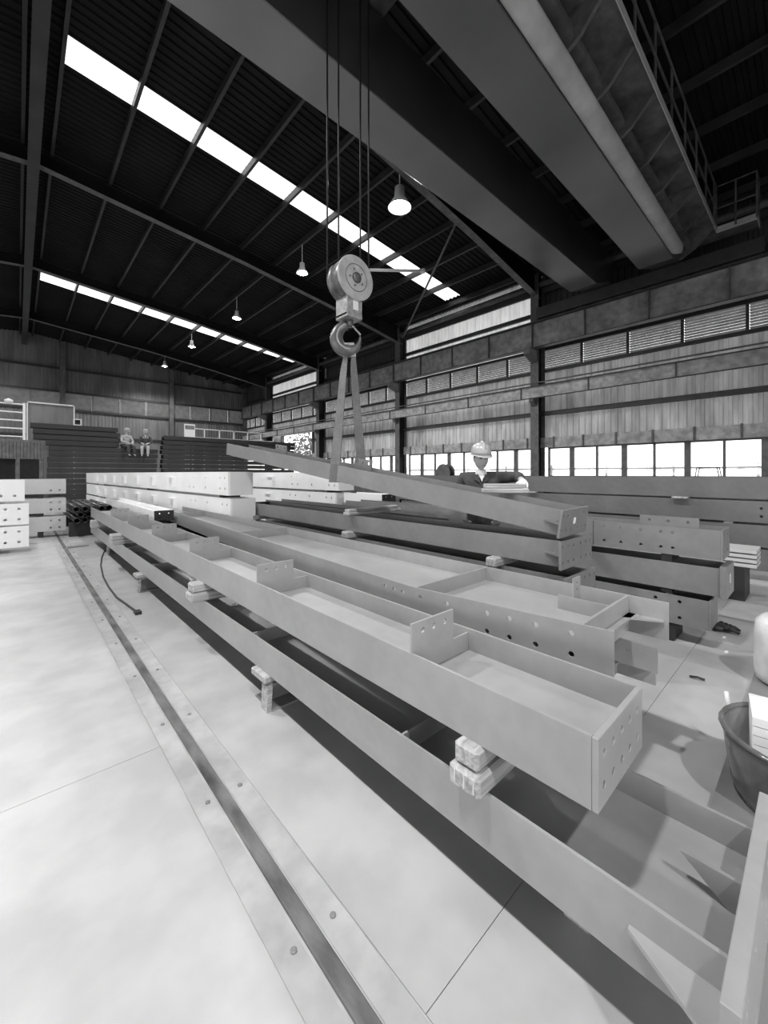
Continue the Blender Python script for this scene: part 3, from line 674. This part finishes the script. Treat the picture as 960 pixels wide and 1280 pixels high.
# ---- high bay lamps
def lamp(x, y, z, label, power, s=1., group=None):
    t = thing('high_bay_lamp', label, 'lamp', (x, y, z), group=group)
    MB().tube([(0, 0, .28*s), (0, 0, roofz(x)-.2-z)], .012, 6).build('hanger_rod', 'frame_white', t)
    MB().lathe([(.05*s, .30*s), (.08*s, .28*s), (.09*s, .12*s), (.2*s, -.06*s), (.19*s, -.06*s), (.08*s, .1*s), (.01, .1*s)], 20).build('shade', 'frame_white', t, True)
    MB().lathe([(.02*s, .08*s), (.06*s, .03*s), (.085*s, -.03*s), (.06*s, -.09*s), (.01, -.11*s)], 14).build('bulb', 'lamp_bulb', t, True)
    d = bpy.data.lights.new('lamp_light', 'SPOT'); d.energy = power; d.shadow_soft_size = .15*s; d.spot_size = R(150); d.spot_blend = .4
    o = bpy.data.objects.new('lamp_light', d); C.objects.link(o); o.parent = t; o.location = (0, 0, -.16*s)
lamp(7.13, 7.2, 8.32, 'bright glaring high bay lamp hanging right beside the crane girder', 420, 1.5)
lamp(7.13, 11.9, 8.37, 'glowing high bay lamp on a white rod just left of the hook block', 500)
lamp(7.13, 17.4, 8.4, 'small lit high bay lamp beyond the second rafter', 500)
lamp(7.13, 23.6, 8.6, 'high bay lamp on a white rod below the distant skylight strip', 500)
lamp(7.13, 29.1, 8.6, 'small high bay lamp close to the far end wall', 700)
for k in range(7): lamp(-1.19, -4+5.4*k, 8.7, 'unseen high bay lamp added in a row along the ridge to light the open floor', 1080 if k < 3 else 420, 1.2, 'added lamps along the ridge')  # row added out of view to light floor and beams from above

# ---- cable drum on the top beam, wire frame
t = thing('cable_reel', 'small dark cable reel standing on the top beam behind the worker', 'reel', (7.72, 6.2, 1.3+.22))
def xdisc(x, y, z): return (z, x, y)
MB().lathe([(.02, -.1), (.215, -.1), (.215, -.085), (.02, -.085)], 24, xdisc).build('flange_disc', 'column_paint', t)
MB().lathe([(.02, .085), (.215, .085), (.215, .1), (.02, .1)], 24, xdisc).build('flange_disc', 'column_paint', t)
MB().lathe([(.02, -.085), (.16, -.085), (.17, 0), (.16, .085), (.02, .085)], 24, xdisc).build('cable_coil', 'rubber', t, True)
t = thing('wire_frame_stand', 'small bent wire frame standing on the top beam below the windows', 'frame', (7.7, 1.15, 1.32))
for x in (-.1, .1): MB().tube([(x, -.16, 0), (x, -.12, .27), (x, .12, .27), (x, .16, 0)], .008, 6).build('bent_wire', 'dark_steel', t)
MB().tube([(-.1, -.12, .27), (.1, -.12, .27)], .008, 6).build('cross_wire', 'dark_steel', t)

# ---- floor clutter
def fp(px, py): 
    D = 750/(py-592); u = (px-480)/500
    return (D*(math.sin(TH)+math.cos(TH)*u), D*(math.cos(TH)-math.sin(TH)*u))
cb = thing('power_cable', 'thin black cable curling over the floor beside the rail', 'cable', (0, 0, 0))
cpts = [fp(*p) for p in ((131, 688), (127, 698), (126, 708), (129, 722), (136, 735), (146, 748), (160, 758), (172, 767))]
sm = []
for i in range(len(cpts)-1):
    for q in range(4):
        f = q/4; sm.append((cpts[i][0]*(1-f)+cpts[i+1][0]*f, cpts[i][1]*(1-f)+cpts[i+1][1]*f, .012))
sm.append((*cpts[-1], .012)); MB().tube(sm, .011, 6).build('cord', 'rubber', cb, True)
MB().box(-.03, .03, -.05, .05, 0, .03).build('plug', 'rubber', cb).location = (*cpts[-1], 0)
for i, (px, py) in enumerate(((140, 684), (150, 688))):
    x, y = fp(px, py); t = thing('floor_clamp', ['dark flattened clamp on the floor at the end of the black cable', 'small pale clamp on the floor beside the dark clamp'][i], 'clamp', (x, y, 0), (0, 0, R(30+i*50)))
    MB().box(-.12, .12, -.035, .035, 0, .035).build('jaw', ('rubber', 'timber_end')[i], t, bevel=.012); MB().box(-.12, -.05, -.03, .03, .03, .075).build('jaw', ('rubber', 'timber_end')[i], t, bevel=.012)
# floor plate with drum, tub, papers at the right
fpz = tag(MB().box(1.95, 5.2, -1.6, .33, .0, .035).build('floor_plate', 'plate_steel'), 'wide flat steel plate on the floor carrying the white drum', 'plate')
t = thing('plastic_drum', 'white plastic drum with dark cap standing on the floor plate', 'drum', (3.95, .12, .035))
MB().lathe([(.17, 0), (.2, .02), (.21, .08), (.21, .34), (.2, .42), (.16, .46), (.1, .475), (.01, .475)], 28).build('body', 'plastic_white', t, True)
MB().lathe([(.1, .47), (.105, .5), (.1, .52), (.01, .52)], 20).build('rim', 'plastic_white', t, True)
MB().lathe([(.055, .5), (.055, .545), (.05, .55), (.01, .55)], 16, lambda x, y, z: (x+.02, y-.06, z)).build('cap', 'plastic_dark', t, True)
MB().tube([(-.16, .02, .44), (-.16, .02, .52), (-.05, .02, .56), (.04, .02, .52)], .012, 8).build('handle', 'plastic_white', t, True)
t = thing('plastic_tub', 'glossy dark see-through tub at the edge of the floor plate', 'tub', (2.52, .03, .035))
prof = [(.24, 0), (.26, .05), (.29, .26), (.3, .3), (.285, .3), (.245, .05), (.01, .012)]
MB().lathe(prof, 28).build('bowl', 'tub_plastic', t, True)
MB().tube([(.295*math.cos(a), .295*math.sin(a), .3) for a in [2*math.pi*k/28 for k in range(29)]], .012, 6).build('rim', 'tub_plastic', t, True)
t = thing('paper_stack', 'white stack of paper sheets resting in the dark tub', 'paper', (2.62, .06, .06), (0, 0, R(8)))
for k in range(8): MB().box(-.13, .13, -.17, .17, k*.042, k*.042+.038).build('sheet_bundle', 'paper', t)
t = thing('tape_roll', 'dark tape roll lying on top of the white paper stack', 'tape', (2.68, .0, .40))
MB().lathe([(.05, 0), (.085, 0), (.085, .05), (.05, .05), (.05, 0)], 24).build('tape', 'hook_steel', t, True); MB().lathe([(.044, .002), (.05, .002), (.05, .048), (.044, .048), (.044, .002)], 24).build('core', 'timber_end', t, True)
t = thing('paint_brush', 'slim brush leaning against the dark tub', 'brush', (2.78, .31, .035), (R(-6), R(4), 0))
MB().tube([(0, 0, .12), (0, .0, .3)], [.014, .01], 8).build('handle', 'frame_white', t, True); MB().box(-.03, .03, -.008, .008, .05, .13).build('ferrule', 'hook_steel', t); MB().box(-.028, .028, -.006, .006, 0, .05).build('bristles', 'rubber', t)
# glove on the floor
t = thing('work_glove', 'crumpled dark work glove on the floor at the end of the three-beam pile', 'glove', (4.95, .66, .0), (0, 0, R(-35)))
MB().lathe([(.01, 0), (.07, .01), (.08, .035), (.05, .06), (.01, .065)], 12, lambda x, y, z: (x*1.1, y*.8, z)).build('palm', 'rubber', t, True)
for k in range(4): MB().tube([(.04, -.05+k*.033, .03), (.1, -.065+k*.042, .045), (.16-.01*abs(k-1.5), -.075+k*.05, .018)], [.02, .018, .012], 8).build('finger', 'rubber', t, True)
MB().tube([(0, -.05, .03), (.04, -.1, .04), (.08, -.13, .016)], [.02, .018, .012], 8).build('thumb', 'rubber', t, True)
tag(MB().tube([(*fp(862, 847), .01), (*fp(872, 850), .02), (*fp(881, 852), .012)], .008, 6).build('bent_wire_scrap', 'rubber'), 'bent dark wire scrap on the floor beside the floor plate', 'scrap')
tag(MB().box(5.15, 5.55, .25, .33, 0, .012).build('scrap_strip', 'rubber'), 'flat dark strip on the floor by the tall pile', 'scrap')
for k, (px, py) in enumerate(((905, 797), (908, 815), (872, 775))):
    x, y = fp(px, py); tag(MB().prism([(-.03, -.008), (.02, -.012), (.035, .006), (-.02, .012)], lambda u, v, d: (u, v, d), 0, .004).build('paper_scrap', 'paper'), 'tiny pale scrap lying on the concrete floor', 'scrap', 'pale floor scraps').location = (x, y, .0)

# ---- far left platform with white cage, and things on the far wall
t = thing('storage_platform', 'low dark storage platform with corrugated fascia at the far left', 'platform', (-4.5, 16.6, 0))
sheet('fascia', 'column_paint', t, corr(0, 5.15, .16, .03), lambda u, h: (u, -h, 1.95), lambda u, h: (u, -h, 2.48))
MB().box(0, 5.15, 0, 1.2, 2.48, 2.54).build('deck', 'column_paint', t)
for x in (.3, 1.6, 2.8, 3.7, 4.5, 5.05): MB().box(x-.05, x+.05, .02, .12, 0, 1.95).build('post', 'column_paint', t)
MB().box(0, 5.15, 1.15, 1.2, 0, 2.48).build('back_panel', 'end_dark', t)
t = thing('white_cage', 'white tubular cage ladder standing on the storage platform', 'cage', (-1.1, 16.7, 2.54))
for x in (0, .5, 1.25): MB().tube([(x, 0, 0), (x, 0, 1.15)], .035, 8).build('upright', 'frame_white', t)
for k in range(5): MB().tube([(0, 0, .1+k*.25), (1.25, 0, .1+k*.25)], .022, 6).build('rung', 'frame_white', t)
MB().lathe([(.01, 1.11), (.1, 1.13), (.1, 1.21), (.01, 1.25)], 10, lambda x, y, z: (x+.9, y, z)).build('cap', 'frame_white', t, True)
t = thing('partition_screen', 'white framed grey partition screen beyond the dark pile', 'screen', (.3, 24.5, 0))
MB().box(0, 1.75, 0, .04, 2.6, 4.75).build('panel', 'cladding_end', t)
for a in ((0, .05, 0, 4.8), (1.7, 1.75, 0, 4.8)): MB().box(a[0], a[1], -.04, .06, a[2], a[3]).build('post', 'frame_white', t)
MB().box(0, 1.75, -.04, .06, 4.75, 4.81).build('top_rail', 'frame_white', t)
t = thing('white_monitor_box', 'small white framed box on top of the upper dark tier', 'box', (1.83, 22.3, .12+.236*15-.02))
mb = MB(); mb.box(0, .28, 0, .25, 0, .04); mb.box(0, .04, 0, .25, .04, .25); mb.box(.24, .28, 0, .25, .04, .25); mb.box(0, .28, 0, .25, .25, .29); mb.build('frame', 'frame_white', t); MB().box(.04, .24, .1, .12, .04, .25).build('screen', 'end_dark', t)
t = thing('notice_board', 'white notice board on legs behind the long dark pile', 'board', (7.3, 25.5, 0))
MB().box(0, .6, 0, .05, 3.55, 4.45).build('panel', 'sticker', t); MB().box(.04, .56, -.01, 0, 4.15, 4.38).build('header', 'cladding_end', t)
for x in (.05, .45): MB().box(x, x+.05, .0, .05, 0, 3.55).build('leg', 'frame_white', t)
t = thing('guard_railing', 'white guard railing behind the long dark pile', 'railing', (7.8, 26.5, 0))
for k in range(7): MB().box(k*.95, k*.95+.05, 0, .05, 0, 4.35).build('post', 'frame_white', t)
for z in (3.75, 4.3): MB().box(0, 5.75, 0, .05, z, z+.05).build('rail', 'frame_white', t)

# outside: pale fence, building and trees glimpsed through the windows
t = thing('outside_fence', 'pale mesh fence outside the window band', 'fence', (19.5, 0, -.08))
y = -6
while y < 30: MB().box(-.04, .04, y-.04, y+.04, 0, 2.0).build('post', 'far_building', t); y += 2.5
for z in (.5, 1.2, 1.75): MB().box(-.02, .02, -6, 29, z, z+.05).build('rail', 'far_building', t)
def tree(x, y, h, r, label):
    t = thing('tree', label, 'tree', (x, y, -.08)); MB().tube([(0, 0, 0), (.05, 0, h*.5), (0, .1, h*.7)], [.16, .12, .06], 8).build('trunk', 'column_paint', t, True)
    mb = MB(); rnd = random.Random(int(x*7+y))
    for k in range(900):
        a = rnd.uniform(0, 6.28); ph = math.acos(rnd.uniform(-1, 1)); q = r*rnd.uniform(.5, 1)
        p = Vector((q*math.sin(ph)*math.cos(a), q*math.sin(ph)*math.sin(a), h*.7+q*.9*math.cos(ph)))
        e = Vector((rnd.uniform(-1, 1), rnd.uniform(-1, 1), rnd.uniform(-1, 1))).normalized()*.2; g = e.cross(Vector((.3, .5, .8))).normalized()*.1
        mb.add([p-e, p+g, p+e, p-g], [(0, 1, 2, 3)])
    mb.build('foliage', 'leaf', t)
tree(22, 33, 5, 2.6, 'leafy tree outside the open doorway'); tree(25, 40, 6, 3.0, 'taller leafy tree farther outside the open doorway')
# ================================================================== PEOPLE
def skin_obj(name, m, V, E, rad, parent, root=0, sub=2, loc=None):
    me = bpy.data.meshes.new(name); me.from_pydata([tuple(v) for v in V], E, []); me.materials.append(MATS[m])
    o = bpy.data.objects.new(name, me); C.objects.link(o); o.parent = parent
    o.modifiers.new('skin', 'SKIN')
    if not me.skin_vertices: me.attributes
    for i, sv in enumerate(me.skin_vertices[0].data):
        r = rad[i]; sv.radius = (r, r) if not isinstance(r, tuple) else r; sv.use_root = (i == root)
    s = o.modifiers.new('sub', 'SUBSURF'); s.levels = sub; s.render_levels = sub
    return o
def chain(V, E, rad, pts, rr, start=None):
    prev = start
    for p, r in zip(pts, rr):
        V.append(Vector(p)); rad.append(r); i = len(V)-1
        if prev is not None: E.append((prev, i))
        prev = i
    return prev
def head_mesh(s=1.):
    mb = MB(); nu, nv = 28, 22; vs = []
    for j in range(nv+1):
        ph = math.pi*j/nv; z = math.cos(ph)
        for i in range(nu):
            a = 2*math.pi*i/nu; x = math.sin(ph)*math.cos(a); y = math.sin(ph)*math.sin(a)   # -y is the face
            X, Y, Z = x*.076, y*.096, z*.118
            if z < 0: X *= 1-.28*(-z)**1.6; Y = Y*(1-.12*(-z))-(.012*(-z) if y < 0 else -.01*(-z))
            if y < -.3:
                g = lambda cx, cz, sx, sz: math.exp(-((X-cx)/sx)**2-((Z-cz)/sz)**2)
                Y -= .026*g(0, -.022, .012, .02)+.010*g(0, .006, .010, .03)          # nose
                Y += .012*g(.03, .012, .016, .012)+.012*g(-.03, .012, .016, .012)      # eye sockets
                Y -= .007*g(.03, .032, .024, .008)+.007*g(-.03, .032, .024, .008)      # brows
                Y -= .007*g(0, -.062, .022, .009); Y -= .008*g(0, -.098, .022, .014)     # lips, chin
                Y -= .005*g(.04, -.025, .018, .02)+.005*g(-.04, -.025, .018, .02)
            vs.append((X*s, Y*s, Z*s))
    fs = [(j*nu+i, j*nu+(i+1) % nu, (j+1)*nu+(i+1) % nu, (j+1)*nu+i) for j in range(nv) for i in range(nu)]
    mb.add(vs, fs); return mb
def add_head(t, pos, yaw, pitch, hair_drop=.0):
    M = Matrix.Translation(pos) @ Matrix.Rotation(yaw, 4, 'Z') @ Matrix.Rotation(pitch, 4, 'X')
    def put(mb, nm, m, par, smooth=True):
        mb.v = [tuple(M @ Vector(v)) for v in mb.v]; return mb.build(nm, m, par, smooth)
    h = put(head_mesh(), 'head', 'skin', t)
    for sx in (-1, 1):
        put(MB().lathe([(.004, -.012), (.0125, -.006), (.0135, 0), (.0125, .006), (.004, .012)], 10, lambda x, y, z, sx=sx: (x+sx*.03, -.0815+y*.45, z*.55+.012)), 'eye', 'eye_dark', h)
        put(MB().box(sx*.03-.018, sx*.03+.018, -.099, -.088, .028, .034), 'eyebrow', 'hair', h)
        put(MB().lathe([(.004, -.03), (.014, -.02), (.018, .005), (.014, .024), (.004, .03)], 10, lambda x, y, z, sx=sx: (sx*.077+x*.45, y+.012, z)), 'ear', 'skin', h)
    put(MB().box(-.02, .02, -.1085, -.1, -.0655, -.0625), 'mouth', 'cloth_dark', h)
    hm = MB(); nu, nv = 24, 8; vs = []
    for j in range(nv+1):
        ph = (math.pi*.56)*j/nv
        for i in range(nu):
            a = 2*math.pi*i/nu; y = math.sin(ph)*math.sin(a)
            if y < -.25 and ph > 1.2: ph2 = 1.2
            else: ph2 = ph
            vs.append((math.sin(ph2)*math.cos(a)*.083, math.sin(ph2)*math.sin(a)*.104+.004, math.cos(ph2)*.126-.0))
    hm.add(vs, [(j*nu+i, j*nu+(i+1) % nu, (j+1)*nu+(i+1) % nu, (j+1)*nu+i) for j in range(nv) for i in range(nu)])
    put(hm, 'hair', 'hair', h)
    # helmet: shell, crown ridge, brim with peak
    sh = MB(); prof = [(1.0, .045), (1.0, .075), (.96, .11), (.82, .145), (.55, .168), (.2, .176), (.01, .177)]
    sh.lathe(prof, 28, lambda x, y, z: (x*.108, y*.13+.004, z)); hel = put(sh, 'helmet', 'helmet_paint', t)
    rg = MB()
    for i in range(9):
        pass
    put(MB().tube([(0, .10, .12), (0, .05, .168), (0, -.02, .183), (0, -.08, .162), (0, -.118, .115)], [.008, .014, .016, .014, .008], 8), 'ridge', 'helmet_paint', hel)
    br = MB(); n = 28; top = []; 
    for k in range(n):
        a = 2*math.pi*k/n; f = max(0, -math.sin(a))**2
        top.append((math.cos(a)*(.118+.004*f), math.sin(a)*(.138+.05*f)+.004, .045-.022*f))
    inn = [(math.cos(2*math.pi*k/n)*.1, math.sin(2*math.pi*k/n)*.122+.004, .056) for k in range(n)]
    low = [(x, y, z-.005) for x, y, z in top]
    br.add(top+inn+low, [(k, (k+1) % n, n+(k+1) % n, n+k) for k in range(n)]+[(k, (k+1) % n, 2*n+(k+1) % n, 2*n+k) for k in range(n)]+[(2*n+k, 2*n+(k+1) % n, n+(k+1) % n, n+k) for k in range(n)])
    put(br, 'brim', 'helmet_paint', hel)
    return h
def hand(t, wrist, dirv, normal, side, m, curl=.5, name='glove'):
    """palm, four fingers and a thumb, one skinned mesh each finger chain rooted in the palm"""
    d = Vector(dirv).normalized(); n = Vector(normal).normalized(); s = d.cross(n).normalized()*side   # s points to the thumb side
    w = Vector(wrist); o = None
    V, E, rad = [], [], []
    chain(V, E, rad, [w-d*.03, w+d*.03, w+d*.085], [(.03, .024), (.042, .018), (.044, .016)])
    palm = skin_obj(name, m, V, E, rad, t, 0, 2)
    for k in range(4):
        L = (.078, .086, .08, .062)[k]; b = w+d*.08+s*(.033-.022*k); V, E, rad = [], [], []
        p = [b-d*.02]; a = 0; cur = b
        p.append(cur)
        for q, fr in enumerate((.45, .32, .25)):
            a += curl*(.7, .9, .7)[q]; cur = cur+(d*math.cos(a)-n*math.sin(a))*L*fr; p.append(cur)
        chain(V, E, rad, p, [.009, .0105, .0095, .009, .0075]); skin_obj('finger', m, V, E, rad, palm, 0, 1)
    V, E, rad = [], [], []; b = w+d*.02+s*.035
    chain(V, E, rad, [b-s*.015, b+s*.015+d*.02-n*.008, b+s*.03+d*.045-n*.022*(.5+curl), b+s*.03+d*.07-n*.04*(.5+curl)], [.012, .013, .011, .009]); skin_obj('thumb', m, V, E, rad, palm, 0, 1)
    return palm

def person(label, loc, rz, J, head_yaw, head_pitch, mats=('cloth_navy', 'cloth_dark', 'glove_knit'), grp=None, hands=True, curl=.6):
    """J: joints in the person's frame (feet at z=0, facing -y)."""
    t = thing('person', label, 'person', loc, (0, 0, rz), grp)
    V, E, rad = [], [], []
    V.append(Vector(J['pelvis'])); rad.append((.10, .08))
    sp = chain(V, E, rad, [J['waist'], J['chest'], J['upper']], [(.135, .10), (.155, .11), (.13, .09)], 0)
    nk = chain(V, E, rad, [J['neck'], J['head']], [.052, .05], sp)
    for s in 'lr':
        chain(V, E, rad, [J['sh'+s], J['el'+s], J['wr'+s]], [.058, .043, .03], sp)
        chain(V, E, rad, [J['hip'+s], J['kn'+s], J['an'+s], J['to'+s]], [.062, .05, .038, .03], 0)
    body = skin_obj('body', 'skin', V, E, rad, t, 0, 2)
    # clothes follow the same joints, a little fuller
    V, E, rad = [], [], []
    V.append(Vector(J['pelvis'])+(Vector(J['waist'])-Vector(J['pelvis']))*.1); rad.append((.168, .13)); V[0] = Vector(J['pelvis'])-Vector((0, 0, .06 if J['pelvis'][2] > .5 else 0))
    sp = chain(V, E, rad, [J['waist'], J['chest'], J['upper']], [(.16, .12), (.178, .13), (.15, .105)], 0)
    for s in 'lr':
        el = Vector(J['el'+s]); wr = Vector(J['wr'+s]); chain(V, E, rad, [J['sh'+s], el*.5+Vector(J['sh'+s])*.5, el, el*.3+wr*.7], [.078, .068, .058, .047], sp)
    skin_obj('shirt', mats[0], V, E, rad, t, 0, 2)
    V, E, rad = [], [], []
    V.append(Vector(J['pelvis'])+Vector((0, 0, .03))); rad.append((.165, .125))
    for s in 'lr': chain(V, E, rad, [J['hip'+s], J['kn'+s], J['an'+s]], [.102, .075, .06], 0)
    skin_obj('trousers', mats[1], V, E, rad, t, 0, 2)
    for s in 'lr':
        a, b = Vector(J['an'+s]), Vector(J['to'+s]); V, E, rad = [], [], []
        chain(V, E, rad, [a+(a-b)*.25-Vector((0, 0, .04)), (a+b)/2-Vector((0, 0, .03)), b], [.05, .05, .042]); skin_obj('shoe', 'rubber', V, E, rad, t, 0, 1)
    add_head(t, Vector(J['head'])+Vector((0, -.012, .10)), head_yaw, head_pitch)
    u = Vector(J['upper'])
    # collar flaps and the pale undershirt in the open neck
    nb = Vector(J['neck'])
    MB().prism([(-.024, .0), (.024, .0), (.0, -.06)], lambda a, b, d: (nb.x+a, nb.y-.09+d+b*.35, nb.z-.035+b), 0, .02).build('undershirt', 'shirt_white', t)
    for sx in (-1, 1):
        MB().prism([(sx*.035, .02), (sx*.085, .01), (sx*.08, -.04), (sx*.02, -.07)], lambda a, b, d: (nb.x+a, nb.y-.105+d+b*.35+abs(a)*.5, nb.z-.035+b), 0, .012).build('collar', mats[0], t)
    return t, body
# the worker at the raised beam --------------------------------------------------
J = dict(pelvis=(0, .02, .95), waist=(0, .02, 1.10), chest=(0, .01, 1.27), upper=(0, .015, 1.42), neck=(0, 0, 1.51), head=(0, -.005, 1.56),
         shl=(.185, .02, 1.455), ell=(.37, -.18, 1.47), wrl=(.345, -.45, 1.42), shr=(-.185, .02, 1.455), elr=(-.28, .02, 1.2), wrr=(-.12, -.17, 1.22),
         hipl=(.09, .02, .90), knl=(.10, -.01, .50), anl=(.10, .03, .09), tol=(.12, -.13, .04), hipr=(-.09, .02, .90), knr=(-.10, -.01, .50), anr=(-.10, .03, .09), tor=(-.12, -.13, .04))
wk, bd = person('worker in hard hat and dark shirt holding a timber on the raised beam', (3.735, 2.51, 0), R(-50), J, R(14), R(6))
hand(wk, (.345, -.47, 1.43), (-.1, -.9, -.25), (0, -.25, 1), 1, 'glove_knit', .9)
hand(wk, (-.11, -.18, 1.22), (.9, -.25, .05), (0, .3, 1), -1, 'glove_knit', .5)
timber('pale timber held by the worker, resting on the flange of the raised beam', 3.19, 3.62, 1.975, 2.065, 1.315, 1.405, rz=-42.5, two=True)
# two distant workers sitting on the low dark pile
JS = dict(pelvis=(0, 0, .1), waist=(0, .02, .25), chest=(0, -.02, .42), upper=(0, -.04, .54), neck=(0, -.06, .65), head=(0, -.08, .71),
          shl=(.185, -.03, .57), ell=(.26, -.12, .33), wrl=(.1, -.3, .27), shr=(-.185, -.03, .57), elr=(-.26, -.12, .33), wrr=(-.1, -.3, .27),
          hipl=(.09, -.02, .1), knl=(.13, -.43, .1), anl=(.12, -.46, -.3), tol=(.12, -.58, -.36), hipr=(-.09, -.02, .1), knr=(-.13, -.43, .1), anr=(-.12, -.46, -.3), tor=(-.12, -.58, -.36))
ZS = .12+.236*10+.2
for x, rz, mt, lb in ((3.78, 20, ('sling_cover', 'cloth_dark', 'glove_knit'), 'distant worker in white hard hat and pale shirt sitting on the low dark pile'), (4.6, -15, ('cloth_dark', 'sling_cover', 'glove_knit'), 'distant worker in dark top and pale trousers sitting on the low dark pile')):
    t, b = person(lb, (x, 22.22, ZS), R(rz), JS, 0, R(15), mt)
    for sd, wx in ((1, .1), (-1, -.1)): hand(t, (wx, -.32, .27), (-.2*sd, -.9, -.2), (0, -.2, 1), sd, 'skin', .6, 'hand')
